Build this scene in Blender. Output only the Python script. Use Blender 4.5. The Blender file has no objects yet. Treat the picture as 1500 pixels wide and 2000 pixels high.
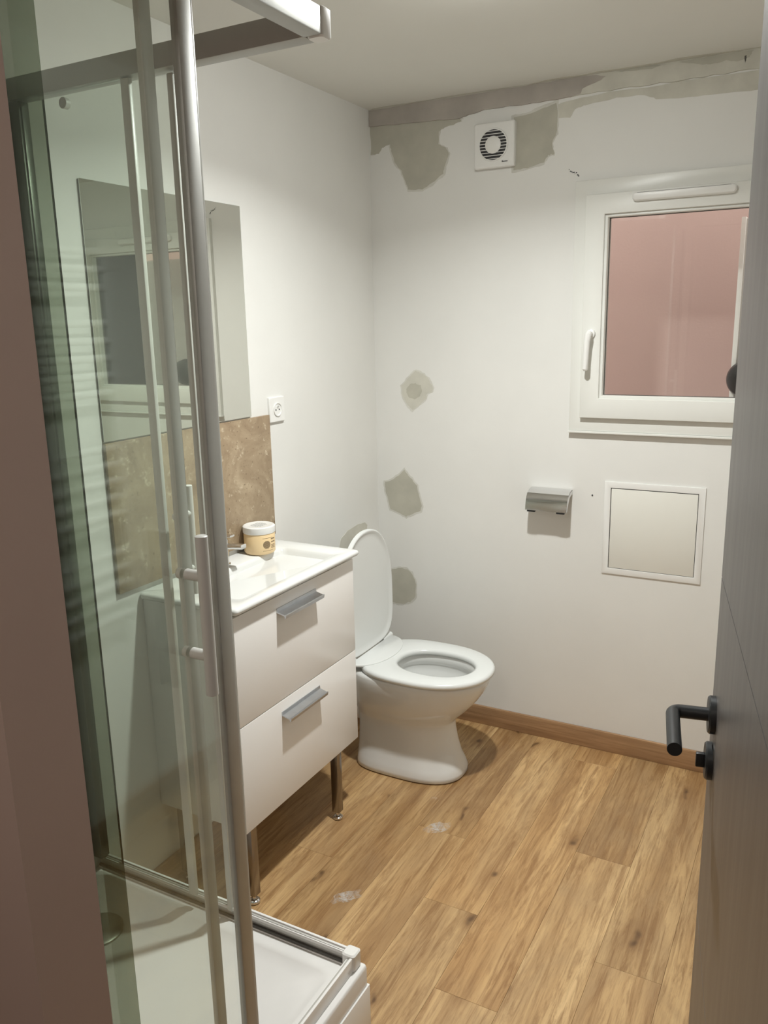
import bpy, bmesh, math, random
from mathutils import Vector, Matrix

random.seed(7)
S = bpy.context.scene
C = S.collection
PI = math.pi

# ------------------------------------------------------------------ camera
CAM = Vector((1.6073, -2.8983, 1.6068))
YAW, PITCH, ROLL, FPX = 0.4994, -0.2267, -0.0215, 1608.85
_f = Vector((-math.sin(YAW) * math.cos(PITCH), math.cos(YAW) * math.cos(PITCH), math.sin(PITCH)))
_r = Vector((math.cos(YAW), math.sin(YAW), 0))
_u = _r.cross(_f)
_r2 = math.cos(ROLL) * _r + math.sin(ROLL) * _u
_u2 = -math.sin(ROLL) * _r + math.cos(ROLL) * _u
cam = bpy.data.cameras.new('camera')
cam.sensor_fit = 'HORIZONTAL'
cam.sensor_width = 36
cam.lens = FPX / 1500 * 36
cam.clip_start = 0.02
cam_o = bpy.data.objects.new('camera', cam)
C.objects.link(cam_o)
M = Matrix((_r2, _u2, -_f)).transposed().to_4x4()
M.translation = CAM
cam_o.matrix_world = M
S.camera = cam_o

# ------------------------------------------------------------------ world, exposure
LAMP_POWER = 19.5
DOME_POWER = 10.0
LAMP_COLOR = (.98, 1.0, .975)
HALL_FILL_POWER = 6.5
LAMP_POS = (0.86, -1.06, 2.37)
w = bpy.data.worlds.new('world')
S.world = w
w.use_nodes = True
w.node_tree.nodes['Background'].inputs[0].default_value = (1.0, 0.93, 0.88, 1)
w.node_tree.nodes['Background'].inputs[1].default_value = 2.6
S.view_settings.view_transform = 'Standard'
S.view_settings.look = 'None'
S.view_settings.gamma = 1
S.view_settings.use_curve_mapping = False
S.view_settings.exposure = -0.02

# ------------------------------------------------------------------ materials
def lin(r, g, b):
    def c(v):
        v /= 255
        return v / 12.92 if v <= .04045 else ((v + .055) / 1.055) ** 2.4
    return (c(r), c(g), c(b), 1)

class NT:
    def __init__(s, name):
        s.m = bpy.data.materials.new(name)
        s.m.use_nodes = True
        s.t = s.m.node_tree
        s.b = s.t.nodes['Principled BSDF']
        s.out = s.t.nodes['Material Output']
    def n(s, typ, **kw):
        nd = s.t.nodes.new(typ)
        for k, v in kw.items():
            if k.startswith('i_'):
                nd.inputs[k[2:].replace('_', ' ')].default_value = v
            else:
                setattr(nd, k, v)
        return nd
    def l(s, a, b):
        s.t.links.new(a, b)
    def noise(s, vec, scale, detail=4, rough=.55, dist=0):
        nd = s.n('ShaderNodeTexNoise')
        nd.inputs['Scale'].default_value = scale
        nd.inputs['Detail'].default_value = detail
        nd.inputs['Roughness'].default_value = rough
        nd.inputs['Distortion'].default_value = dist
        if vec: s.l(vec, nd.inputs['Vector'])
        return nd.outputs['Fac']
    def ramp(s, fac, stops):
        nd = s.n('ShaderNodeValToRGB')
        cr = nd.color_ramp
        while len(cr.elements) < len(stops): cr.elements.new(.5)
        for e, (p, c) in zip(cr.elements, stops):
            e.position = p
            e.color = c if len(c) == 4 else (*c, 1)
        s.l(fac, nd.inputs['Fac'])
        return nd.outputs['Color']
    def mix(s, fac, a, b, mode='MIX'):
        nd = s.n('ShaderNodeMix', data_type='RGBA', blend_type=mode)
        for sock, v in ((nd.inputs[0], fac), (nd.inputs[6], a), (nd.inputs[7], b)):
            if hasattr(v, 'links'): s.l(v, sock)
            else: sock.default_value = v
        return nd.outputs[2]
    def bump(s, h, strength=.2, dist=.002):
        nd = s.n('ShaderNodeBump')
        nd.inputs['Strength'].default_value = strength
        nd.inputs['Distance'].default_value = dist
        s.l(h, nd.inputs['Height'])
        s.l(nd.outputs['Normal'], s.b.inputs['Normal'])
    def coord(s, kind='Object', scale=None, rnd=False):
        tc = s.n('ShaderNodeTexCoord')
        v = tc.outputs[kind]
        if kind == 'World':
            pass
        if scale or rnd:
            mp = s.n('ShaderNodeMapping')
            if scale: mp.inputs['Scale'].default_value = scale
            s.l(v, mp.inputs['Vector'])
            v = mp.outputs['Vector']
            if rnd:
                oi = s.n('ShaderNodeObjectInfo')
                mul = s.n('ShaderNodeMath', operation='MULTIPLY')
                mul.inputs[1].default_value = 37.0
                s.l(oi.outputs['Random'], mul.inputs[0])
                cb = s.n('ShaderNodeCombineXYZ')
                s.l(mul.outputs[0], cb.inputs[0]); s.l(mul.outputs[0], cb.inputs[2])
                ad = s.n('ShaderNodeVectorMath', operation='ADD')
                s.l(v, ad.inputs[0]); s.l(cb.outputs[0], ad.inputs[1])
                v = ad.outputs[0]
        return v

def simple(name, col, rough=.5, metal=0, spec=.5, bump=None, var=0.0, vscale=6):
    n = NT(name)
    n.b.inputs['Roughness'].default_value = rough
    n.b.inputs['Metallic'].default_value = metal
    n.b.inputs['Specular IOR Level'].default_value = spec
    v = n.coord('Object')
    if var:
        f = n.noise(v, vscale, 5)
        a = tuple(min(1, c * (1 - var)) for c in col[:3]) + (1,)
        b = tuple(min(1, c * (1 + var)) for c in col[:3]) + (1,)
        n.l(n.ramp(f, [(.3, a), (.7, b)]), n.b.inputs['Base Color'])
    else:
        n.b.inputs['Base Color'].default_value = col
    if bump:
        n.bump(n.noise(v, bump[0], 3), bump[1], bump[2] if len(bump) > 2 else .001)
    return n.m

MAT = {}
def build_materials():
    m = MAT
    m['wall'] = simple('white_wall_paint', (.76, .755, .725, 1), .6, bump=(220, .25, .0006), var=.025, vscale=3)
    m['ceiling'] = simple('ceiling_paint', (.74, .735, .69, 1), .75, bump=(160, .2, .0006), var=.02, vscale=2)
    m['hall'] = simple('pink_brown_paint', (.50, .385, .335, 1), .6, bump=(150, .15, .0005), var=.02)
    m['pink'] = simple('pink_render', (.56, .42, .385, 1), .85, bump=(90, .3, .002), var=.03, vscale=2)
    m['grey_panel'] = simple('grey_panel_paint', (.60, .585, .56, 1), .5, var=.04)
    m['white_edge'] = simple('bright_white_edge', (.9, .9, .87, 1), .4)
    m['filler'] = simple('grey_beige_filler', (.465, .45, .38, 1), .8, bump=(60, .3, .001), var=.07, vscale=14)
    m['feather'] = simple('feathered_filler_edge', (.63, .62, .57, 1), .75, bump=(60, .3, .001), var=.06, vscale=20)
    m['filler_light'] = simple('thin_filler_wash', (.58, .565, .495, 1), .8, bump=(60, .3, .001), var=.08, vscale=14)
    m['filler_dark'] = simple('dark_joint_filler', (.41, .375, .335, 1), .85, bump=(50, .4, .001), var=.12, vscale=9)
    m['plastic'] = simple('white_plastic', (.80, .795, .77, 1), .35, var=.01)
    m['upvc'] = simple('window_upvc', (.76, .76, .72, 1), .32, var=.01)
    m['paper_white'] = simple('painted_sheet_metal', (.76, .75, .69, 1), .5, var=.01)
    m['ceramic'] = simple('white_ceramic', (.74, .745, .725, 1), .08, spec=.6, var=.005)
    m['seat'] = simple('white_seat_plastic', (.75, .765, .75, 1), .22, var=.005)
    m['lacquer'] = simple('white_lacquer', (.86, .84, .815, 1), .25, var=.008)
    m['chrome'] = simple('chrome', (.72, .72, .72, 1), .12, metal=1, var=.02)
    m['alu'] = simple('satin_aluminium', (.42, .42, .40, 1), .5, metal=.75, var=.03, vscale=20)
    m['dark_alu'] = simple('grey_anodised_profile', (.17, .18, .165, 1), .3, metal=.6, var=.03, vscale=20)
    m['channel'] = simple('grey_channel', (.50, .49, .46, 1), .4, metal=.3, var=.05)
    m['handle_alu'] = simple('brushed_grey_aluminium', (.55, .57, .60, 1), .3, metal=1, var=.05, vscale=30)
    m['leg'] = simple('chrome_leg_dark_reflection', (.30, .27, .24, 1), .22, metal=1, var=.05)  # chrome; the dark surroundings it mirrors are put into the base colour
    m['satin'] = simple('satin_silver_handle', (.66, .66, .63, 1), .4, metal=.15, var=.02)
    m['acrylic'] = simple('white_acrylic', (.82, .81, .79, 1), .2, var=.008)
    m['black'] = simple('matt_black_metal', (.018, .02, .021, 1), .42, spec=.5, var=.1)
    m['dark'] = simple('dark_grille', (.03, .03, .032, 1), .6, var=.1)
    m['gap'] = simple('shadow_gap_rubber', (.10, .095, .085, 1), .8, var=.05)
    m['seal'] = simple('translucent_seal', (.60, .61, .57, 1), .35, var=.05)
    m['print'] = simple('brown_print', (.20, .14, .08, 1), .6, var=.1)
    m['print_grey'] = simple('grey_print', (.30, .30, .29, 1), .6, var=.1)
    m['cream'] = simple('cream_jar_plastic', (.80, .60, .34, 1), .3, var=.02)
    m['drain'] = simple('grey_drain_metal', (.42, .42, .38, 1), .35, metal=.6, var=.05)
    m['radiator'] = simple('radiator_enamel', (.82, .82, .80, 1), .3, var=.01)
    n = NT('white_plaster_dust'); v = n.coord('Object')
    n.b.inputs['Base Color'].default_value = (.78, .74, .68, 1); n.b.inputs['Roughness'].default_value = .9
    gr = n.n('ShaderNodeTexGradient', gradient_type='SPHERICAL'); mp = n.n('ShaderNodeMapping'); mp.inputs['Scale'].default_value = (19, 19, 19); n.l(v, mp.inputs['Vector']); n.l(mp.outputs[0], gr.inputs[0])
    mm = n.n('ShaderNodeMath', operation='MULTIPLY'); n.l(gr.outputs['Fac'], mm.inputs[0]); n.l(n.ramp(n.noise(v, 70, 5, .7, 1.0), [(.38, (0, 0, 0)), (.72, (.85, .85, .85))]), mm.inputs[1])
    n.l(mm.outputs[0], n.b.inputs['Alpha']); m['scuff'] = n.m

    # travertine slab
    n = NT('travertine'); v = n.coord('Object')
    a = n.noise(v, 6, 8, .65, 1.2); b = n.noise(v, 38, 6, .7); c = n.noise(v, 120, 3, .6)
    col = n.ramp(a, [(.28, lin(130, 108, 84)), (.5, lin(158, 138, 112)), (.72, lin(182, 163, 136))])
    col = n.mix(n.ramp(b, [(.58, (0, 0, 0)), (.7, (1, 1, 1))]), col, lin(205, 190, 165))
    col = n.mix(n.ramp(c, [(.3, (1, 1, 1)), (.36, (0, 0, 0))]), col, lin(110, 90, 68))
    n.l(col, n.b.inputs['Base Color']); n.b.inputs['Roughness'].default_value = .5
    n.bump(b, .3, .001)
    m['stone'] = n.m

    # oak floor (per-plank random), object Y is the grain
    n = NT('oak_plank'); v = n.coord('Object', None, True)
    def stretched(sx, sy):
        mp = n.n('ShaderNodeMapping'); mp.inputs['Scale'].default_value = (sx, sy, 1); n.l(v, mp.inputs['Vector']); return mp.outputs['Vector']
    strip = n.noise(stretched(13, .9), 1.0, 4, .6, .5)
    grain = n.noise(stretched(55, 4.0), 1.0, 7, .72, 1.0)
    fine = n.noise(stretched(230, 14), 1.0, 4, .7)
    broad = n.noise(stretched(6, 3.0), 1.0, 4, .6, .8)
    col = n.ramp(strip, [(.26, lin(148, 113, 75)), (.42, lin(179, 143, 98)), (.56, lin(201, 166, 118)), (.74, lin(220, 187, 138))])
    col = n.mix(n.ramp(broad, [(.42, (0, 0, 0)), (.72, (.7, .7, .7))]), col, lin(170, 140, 102))
    col = n.mix(n.ramp(grain, [(.36, (.75, .75, .75)), (.54, (0, 0, 0))]), col, lin(138, 100, 60))
    col = n.mix(n.ramp(fine, [(.32, (.3, .3, .3)), (.5, (0, 0, 0))]), col, lin(120, 88, 54))
    vo = n.n('ShaderNodeTexVoronoi', voronoi_dimensions='2D'); vo.inputs['Scale'].default_value = 1.0
    dv = n.n('ShaderNodeVectorMath', operation='ADD'); wv = n.n('ShaderNodeTexNoise'); wv.inputs['Scale'].default_value = 9; n.l(v, wv.inputs['Vector'])
    ws = n.n('ShaderNodeVectorMath', operation='SCALE'); ws.inputs['Scale'].default_value = .35; n.l(wv.outputs['Color'], ws.inputs[0])
    n.l(stretched(4.2, 1.7), dv.inputs[0]); n.l(ws.outputs[0], dv.inputs[1]); n.l(dv.outputs[0], vo.inputs['Vector'])
    halo = n.ramp(vo.outputs['Distance'], [(.04, (.5, .5, .5)), (.17, (0, 0, 0))])
    col = n.mix(halo, col, lin(140, 104, 66))
    kn = n.ramp(vo.outputs['Distance'], [(.012, (.75, .75, .75)), (.05, (0, 0, 0))])
    col = n.mix(kn, col, lin(84, 58, 36))
    oi = n.n('ShaderNodeObjectInfo')
    tint = n.ramp(oi.outputs['Random'], [(0, (.86, .85, .83)), (.5, (1, 1, 1)), (1, (1.0, .95, .88))])
    col = n.mix(1.0, col, tint, 'MULTIPLY')
    n.l(col, n.b.inputs['Base Color'])
    n.b.inputs['Roughness'].default_value = .42
    n.bump(fine, .12, .0006)
    m['oak'] = n.m

    # wood skirting
    n = NT('skirting_wood'); v = n.coord('Object', (3, 3, 60))
    g = n.noise(v, 1.2, 6, .65, .5)
    n.l(n.ramp(g, [(.3, lin(138, 106, 76)), (.55, lin(166, 131, 96)), (.75, lin(184, 148, 112))]), n.b.inputs['Base Color'])
    n.b.inputs['Roughness'].default_value = .45
    m['skirting'] = n.m

    # grey door, faint wood grain
    n = NT('grey_door_paint'); v = n.coord('Object', (40, 40, 2.5))
    g = n.noise(v, 1.0, 5, .6, .3)
    n.l(n.ramp(g, [(.3, (.095, .086, .082, 1)), (.7, (.145, .133, .127, 1))]), n.b.inputs['Base Color'])
    n.b.inputs['Roughness'].default_value = .38
    n.bump(g, .08, .0008)
    m['door'] = n.m

    # clear sheets: fresnel mix of transparent and glossy
    def sheet(name, tint, refl=1.0, rough=0.0):
        n = NT(name); n.t.nodes.remove(n.b)
        tr = n.n('ShaderNodeBsdfTransparent'); tr.inputs[0].default_value = tint
        gl = n.n('ShaderNodeBsdfGlossy'); gl.inputs['Roughness'].default_value = rough
        gl.inputs[0].default_value = (.95 * refl, 1.0 * refl, .96 * refl, 1)
        ge = n.n('ShaderNodeNewGeometry'); dt = n.n('ShaderNodeVectorMath', operation='DOT_PRODUCT')
        n.l(ge.outputs['Normal'], dt.inputs[0]); n.l(ge.outputs['Incoming'], dt.inputs[1])
        ab = n.n('ShaderNodeMath', operation='ABSOLUTE'); n.l(dt.outputs['Value'], ab.inputs[0])
        om = n.n('ShaderNodeMath', operation='SUBTRACT'); om.inputs[0].default_value = 1; n.l(ab.outputs[0], om.inputs[1])
        pw = n.n('ShaderNodeMath', operation='POWER'); n.l(om.outputs[0], pw.inputs[0]); pw.inputs[1].default_value = 5
        fr = n.n('ShaderNodeMath', operation='MULTIPLY_ADD'); n.l(pw.outputs[0], fr.inputs[0]); fr.inputs[1].default_value = .96; fr.inputs[2].default_value = .04
        mx = n.n('ShaderNodeMixShader')
        n.l(fr.outputs[0], mx.inputs[0]); n.l(tr.outputs[0], mx.inputs[1]); n.l(gl.outputs[0], mx.inputs[2])
        n.l(mx.outputs[0], n.out.inputs['Surface'])
        return n.m
    m['glass'] = sheet('shower_glass', (.95, .966, .948, 1), 1.0, .01)
    m['smoked'] = sheet('smoked_pvc_strip', (.60, .63, .57, 1), 1.0, .05)
    m['pane'] = sheet('window_glass', (.96, .97, .96, 1), .8)
    n = NT('mirror_silver')
    n.b.inputs['Base Color'].default_value = (.78, .79, .74, 1)
    n.b.inputs['Metallic'].default_value = 1; n.b.inputs['Roughness'].default_value = .015
    m['mirror'] = n.m
    n = NT('glowing_bulb')
    n.b.inputs['Emission Color'].default_value = (.98, 1, .97, 1)
    n.b.inputs['Emission Strength'].default_value = DOME_POWER / (PI * .0085)
    n.b.inputs['Base Color'].default_value = (1, 1, 1, 1)
    m['bulb'] = n.m
    n = NT('hall_fill_dish'); n.b.inputs['Emission Color'].default_value = (1, .95, .88, 1); n.b.inputs['Emission Strength'].default_value = 4  # glow of the added fill lamp in the hallway
    m['dish'] = n.m
build_materials()

# ------------------------------------------------------------------ mesh helpers
OFF = {}

def finish(name, bm, mat, parent=None, loc=None, smooth=True, angle=35):
    """link bm (world coordinates) as one mesh object; verts become relative to the thing's base"""
    off = OFF[parent.name] if parent is not None else Vector(loc if loc else (0, 0, 0))
    bmesh.ops.remove_doubles(bm, verts=bm.verts, dist=1e-6)
    bmesh.ops.recalc_face_normals(bm, faces=bm.faces)
    bmesh.ops.translate(bm, verts=bm.verts, vec=-off)
    me = bpy.data.meshes.new(name)
    for f in bm.faces: f.smooth = smooth
    bm.to_mesh(me); bm.free()
    if smooth: me.set_sharp_from_angle(angle=math.radians(angle))
    me.materials.append(MAT[mat])
    o = bpy.data.objects.new(name, me)
    C.objects.link(o)
    if parent is not None: o.parent = parent
    else: o.location = off
    OFF[o.name] = off
    return o

def thing(name, label, cat, loc, group=None, kind=None):
    o = bpy.data.objects.new(name, None)
    o.empty_display_size = .05
    C.objects.link(o); o.location = loc
    tag(o, label, cat, group, kind)
    OFF[o.name] = Vector(loc)
    return o

def tag(o, label=None, cat=None, group=None, kind=None):
    if label: o['label'] = label
    if cat: o['category'] = cat
    if group: o['group'] = group
    if kind: o['kind'] = kind
    return o

def struct(o, label=None):
    o['kind'] = 'structure'
    if label: o['label'] = label
    return o

def box(bm, x0, x1, y0, y1, z0, z1, bev=0, seg=2):
    r = bmesh.ops.create_cube(bm, size=1)
    vs = r['verts']
    for v in vs:
        v.co = Vector(((x0 + x1) / 2 + v.co.x * (x1 - x0), (y0 + y1) / 2 + v.co.y * (y1 - y0), (z0 + z1) / 2 + v.co.z * (z1 - z0)))
    if bev:
        es = {e for v in vs for e in v.link_edges}
        bmesh.ops.bevel(bm, geom=list(es), offset=bev, segments=seg, profile=.5, affect='EDGES')
    return bm

def B(*a, **k):
    return box(bmesh.new(), *a, **k)

def frame_from(d):
    d = Vector(d).normalized()
    a = Vector((0, 0, 1)) if abs(d.z) < .9 else Vector((1, 0, 0))
    u = d.cross(a).normalized(); v = d.cross(u)
    return u, v, d

def tube(bm, pts, r, n=16, caps=True):
    pts = [Vector(p) for p in pts]
    rs = r if isinstance(r, (list, tuple)) else [r] * len(pts)
    rings = []; up = None
    for i, p in enumerate(pts):
        if i == 0: d = pts[1] - pts[0]
        elif i == len(pts) - 1: d = pts[-1] - pts[-2]
        else: d = (pts[i + 1] - p).normalized() + (p - pts[i - 1]).normalized()
        d.normalize()
        if up is None: u, v, _ = frame_from(d)
        else:
            u = (up - d * up.dot(d)).normalized(); v = d.cross(u)
        up = u
        rings.append([bm.verts.new(p + rs[i] * (math.cos(2 * PI * k / n) * u + math.sin(2 * PI * k / n) * v)) for k in range(n)])
    for a, b in zip(rings, rings[1:]):
        for k in range(n): bm.faces.new((a[k], a[(k + 1) % n], b[(k + 1) % n], b[k]))
    if caps:
        bm.faces.new(rings[0][::-1]); bm.faces.new(rings[-1])
    return bm

def lathe(bm, prof, c, axis=(0, 0, 1), n=40):
    """prof: list of (radius, height along axis)"""
    u, v, d = frame_from(axis); c = Vector(c); rings = []
    for r, h in prof:
        if r < 1e-6: rings.append([bm.verts.new(c + d * h)])
        else: rings.append([bm.verts.new(c + d * h + r * (math.cos(2 * PI * k / n) * u + math.sin(2 * PI * k / n) * v)) for k in range(n)])
    for a, b in zip(rings, rings[1:]):
        for k in range(n):
            k2 = (k + 1) % n
            if len(a) == 1 and len(b) == 1: continue
            if len(a) == 1: bm.faces.new((a[0], b[k], b[k2]))
            elif len(b) == 1: bm.faces.new((a[k], a[k2], b[0]))
            else: bm.faces.new((a[k], a[k2], b[k2], b[k]))
    if len(rings[0]) > 1: bm.faces.new(rings[0][::-1])
    if len(rings[-1]) > 1: bm.faces.new(rings[-1])
    return bm

def loft(bm, rings, close_first=True, close_last=True):
    vr = [[bm.verts.new(p) for p in r] for r in rings]
    n = len(vr[0])
    for a, b in zip(vr, vr[1:]):
        for k in range(n): bm.faces.new((a[k], a[(k + 1) % n], b[(k + 1) % n], b[k]))
    if close_first: bm.faces.new(vr[0][::-1])
    if close_last: bm.faces.new(vr[-1])
    return bm

def prism(bm, pts, f0, f1):
    """pts 2D, f0/f1 map a 2D point to the two 3D faces"""
    return loft(bm, [[f0(p) for p in pts], [f1(p) for p in pts]])

def roundrect(x0, x1, y0, y1, r, seg=5):
    out = []
    for cx, cy, a0 in ((x1 - r, y1 - r, 0), (x0 + r, y1 - r, 90), (x0 + r, y0 + r, 180), (x1 - r, y0 + r, 270)):
        for k in range(seg + 1):
            a = math.radians(a0 + 90 * k / seg)
            out.append((cx + r * math.cos(a), cy + r * math.sin(a)))
    return out

def jagged(pts, amp, sub=4):
    """refine an outline with small irregularities"""
    rnd = random.Random(len(pts) * 31 + int(abs(pts[0][0]) * 1000)); out = []
    n = len(pts)
    for i in range(n):
        p0, p1, p2, p3 = pts[i - 1], pts[i], pts[(i + 1) % n], pts[(i + 2) % n]
        for k in range(sub):
            t = k / sub
            q = []
            for a in (0, 1):
                q.append(.5 * (2 * p1[a] + (p2[a] - p0[a]) * t * .6 + (2 * p0[a] - 5 * p1[a] + 4 * p2[a] - p3[a]) * t * t * .0 + 0) if False else p1[a] + (p2[a] - p1[a]) * t)
            out.append((q[0] + rnd.uniform(-amp, amp), q[1] + rnd.uniform(-amp, amp)))
    return out

# ------------------------------------------------------------------ room shell
XR, YF, H = 1.90, -2.262, 2.3725     # right wall, front wall (room side), ceiling height
JX, YH = 0.825, -2.362               # left jamb, hall side of the front wall
WX0, WX1, WZ0, WZ1 = 0.84, 1.55, 1.262, 1.995   # window hole

bm = bmesh.new()
box(bm, -.15, WX0, 0, .16, -.05, H + .1); box(bm, WX1, XR + .15, 0, .16, -.05, H + .1)
box(bm, WX0, WX1, 0, .16, -.05, WZ0); box(bm, WX0, WX1, 0, .16, WZ1, H + .1)
wall_back = struct(finish('wall_back', bm, 'wall', smooth=False), 'white painted back wall with filler patches around the window')
wall_left = struct(finish('wall_left', B(-.15, 0, -3.75, 0, -.05, H + .1), 'wall', smooth=False), 'white painted left wall behind mirror and washbasin')
wall_right = struct(finish('wall_right', B(XR, XR + .15, YF, 0, -.05, H + .1), 'wall', smooth=False), 'white wall hidden behind the open grey door')
bm = bmesh.new()
box(bm, 0, JX, YH, YF, -.05, H + .1); box(bm, 1.70, XR + .15, YH, YF, -.05, H + .1); box(bm, JX, 1.70, YH, YF, 2.10, H + .1)
wall_front = struct(finish('wall_front', bm, 'hall', smooth=False), 'pink-brown wall end beside the doorway at left edge')
ceiling = struct(finish('ceiling', B(-.15, XR + .15, -3.75, .16, H, H + .12), 'ceiling', smooth=False), 'off-white ceiling')
bm = bmesh.new()
box(bm, 0, 2.45, -3.75, -3.65, -.05, H + .05); box(bm, 2.35, 2.45, -3.65, YH, -.05, H + .05); box(bm, XR + .15, 2.45, YH - .02, YH + .1, -.05, H + .05)
struct(finish('wall_hallway', bm, 'hall', smooth=False), 'pink-brown hallway walls behind the doorway')
struct(finish('ceiling_hallway', B(XR + .15, 2.45, -3.75, YH + .1, H, H + .12), 'ceiling', smooth=False))

# floor: slab plus individual planks
floor = struct(finish('floor', B(-.15, 2.45, -3.75, .16, -.08, -.006), 'gap', smooth=False), 'oak-look plank floor')
PW, PL, GAP = .165, 1.22, .00025
joints = {4: -1.055, 5: -1.340, 6: -.657, 7: -.657 - .42, 3: -.75, 2: -.42, 1: -1.02, 0: -.62, 8: -.30, 9: -.9, 10: -.5}
plank_mesh = {}
for col in range(-1, 12):
    x0 = .705 + (col - 4) * PW
    x1 = min(x0 + PW, XR + .0); x0 = max(x0, 0)
    if x1 - x0 < .02: continue
    j = joints.get(col, -.6)
    ys = [j + k * PL for k in range(-2, 3)]
    segs = []
    lo, hi = -2.9, -.001
    cuts = [lo] + [y for y in ys if lo + .05 < y < hi - .05] + [hi]
    for a, b in zip(cuts, cuts[1:]):
        key = (round(x1 - x0, 4), round(b - a, 4))
        if key not in plank_mesh:
            bmq = bmesh.new()
            box(bmq, GAP, x1 - x0 - GAP, GAP, b - a - GAP, -.005, 0, bev=.0003, seg=1)
            me = bpy.data.meshes.new('plank'); bmq.to_mesh(me); bmq.free()
            me.materials.append(MAT['oak']); plank_mesh[key] = me
        o = bpy.data.objects.new('plank', plank_mesh[key]); C.objects.link(o)
        o.parent = floor; o.location = (x0, a, 0)

# skirting boards
def skirt(name, bm_, lab):
    return struct(finish(name, bm_, 'skirting', smooth=True, angle=30), lab)
skirt('baseboard_back', B(.012, XR - .012, -.012, -.0005, 0, .078, bev=.002), 'wooden skirting board under the back wall')
skirt('baseboard_right', B(XR - .012, XR - .0005, YF + .01, -.013, 0, .078, bev=.002), 'wooden skirting board on the right wall')
skirt('baseboard_left', B(.0005, .012, -1.52, -.001, 0, .078, bev=.002), 'wooden skirting board behind toilet and vanity')

# filler patches on the walls (thin layers of plaster, parts of the wall)
PATCH = {
 'big': [(0.004, 2.319), (0.145, 2.314), (0.257, 2.309), (0.36, 2.313), (0.371, 2.291), (0.342, 2.283), (0.306, 2.278), (0.284, 2.267), (0.281, 2.225), (0.311, 2.21), (0.322, 2.188), (0.306, 2.152), (0.3, 2.124), (0.255, 2.095), (0.215, 2.077), (0.158, 2.082), (0.147, 2.11), (0.13, 2.15), (0.102, 2.182), (0.091, 2.222), (0.085, 2.247), (0.05, 2.236), (0.037, 2.218), (0.004, 2.217)],
 'fanright': [(0.565, 2.278), (0.612, 2.281), (0.671, 2.295), (0.714, 2.303), (0.718, 2.259), (0.716, 2.207), (0.7, 2.183), (0.708, 2.147), (0.689, 2.145), (0.675, 2.124), (0.616, 2.112), (0.567, 2.108)],
 'right': [(0.718, 2.3), (0.793, 2.309), (0.911, 2.314), (0.999, 2.312), (1.198, 2.314), (1.6, 2.313), (1.6, 2.263), (1.338, 2.258), (1.201, 2.264), (1.119, 2.267), (1.035, 2.273), (1.0, 2.291), (0.912, 2.293), (0.813, 2.285), (0.776, 2.278), (0.762, 2.254), (0.722, 2.257)],
 'A': [(0.179, 1.42), (0.207, 1.41), (0.235, 1.39), (0.252, 1.355), (0.249, 1.34), (0.226, 1.332), (0.223, 1.314), (0.194, 1.29), (0.165, 1.268), (0.142, 1.286), (0.119, 1.327), (0.117, 1.363), (0.138, 1.379), (0.144, 1.392)],
 'A2': [(0.155, 1.369), (0.178, 1.373), (0.201, 1.364), (0.206, 1.344), (0.197, 1.323), (0.174, 1.31), (0.148, 1.317), (0.137, 1.337), (0.143, 1.356)],
 'B': [(0.123, 1.027), (0.149, 0.999), (0.178, 0.969), (0.19, 0.926), (0.198, 0.889), (0.195, 0.867), (0.159, 0.85), (0.128, 0.836), (0.098, 0.847), (0.056, 0.86), (0.044, 0.909), (0.036, 0.936), (0.034, 0.972), (0.064, 0.982), (0.095, 1.001)],
 'C': [(0.024, 0.582), (0.063, 0.605), (0.097, 0.616), (0.131, 0.613), (0.155, 0.594), (0.17, 0.55), (0.166, 0.497), (0.141, 0.473), (0.104, 0.459), (0.066, 0.459), (0.022, 0.471)],
 'D': [(-0.317, 0.77), (-0.3, 0.803), (-0.249, 0.822), (-0.177, 0.83), (-0.114, 0.823), (-0.097, 0.809), (-0.105, 0.777), (-0.106, 0.683), (-0.185, 0.682), (-0.305, 0.724)],
}
for k, (mat, t, lab) in {
    'big': ('filler', .0011, 'large ragged grey-beige filler patch in the upper corner'),
    'fanright': ('filler', .0011, 'grey-beige filler patch right of the extractor fan'),
    'right': ('filler_light', .0009, 'thin beige filler wash below the ceiling joint'),
    'A': ('filler_light', .0010, 'small diamond-shaped filler patch with a darker centre'),
    'A2': ('filler', .0016, None),
    'B': ('filler', .0011, 'five-sided grey filler patch above the toilet'),
    'C': ('filler', .0011, 'rounded filler patch beside the toilet lid')}.items():
    o = finish('filler_patch', prism(bmesh.new(), jagged(PATCH[k], .0018), lambda p, t=t: (p[0], -t, p[1]), lambda p: (p[0], .001, p[1])), mat, wall_back, smooth=False)
    if lab: o['label'] = lab
    if k in ('big', 'fanright', 'B', 'C', 'A'):
        mx_ = sum(p[0] for p in PATCH[k]) / len(PATCH[k]); mz_ = sum(p[1] for p in PATCH[k]) / len(PATCH[k])
        f_ = 1.06 if k == 'big' else 1.09
        big_ = [(max(.003, mx_ + (p[0] - mx_) * f_), min(2.3165, mz_ + (p[1] - mz_) * f_)) for p in PATCH[k]]
        finish('filler_edge', prism(bmesh.new(), jagged(big_, .0022), lambda p: (p[0], -.0006, p[1]), lambda p: (p[0], .001, p[1])), 'feather', o, smooth=False)
o = finish('filler_patch', prism(bmesh.new(), jagged(PATCH['D'], .0015), lambda p: (.0012, p[0], p[1]), lambda p: (-.001, p[0], p[1])), 'filler_light', wall_left, smooth=False)
o['label'] = 'grey filler patch above the washbasin end'
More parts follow.
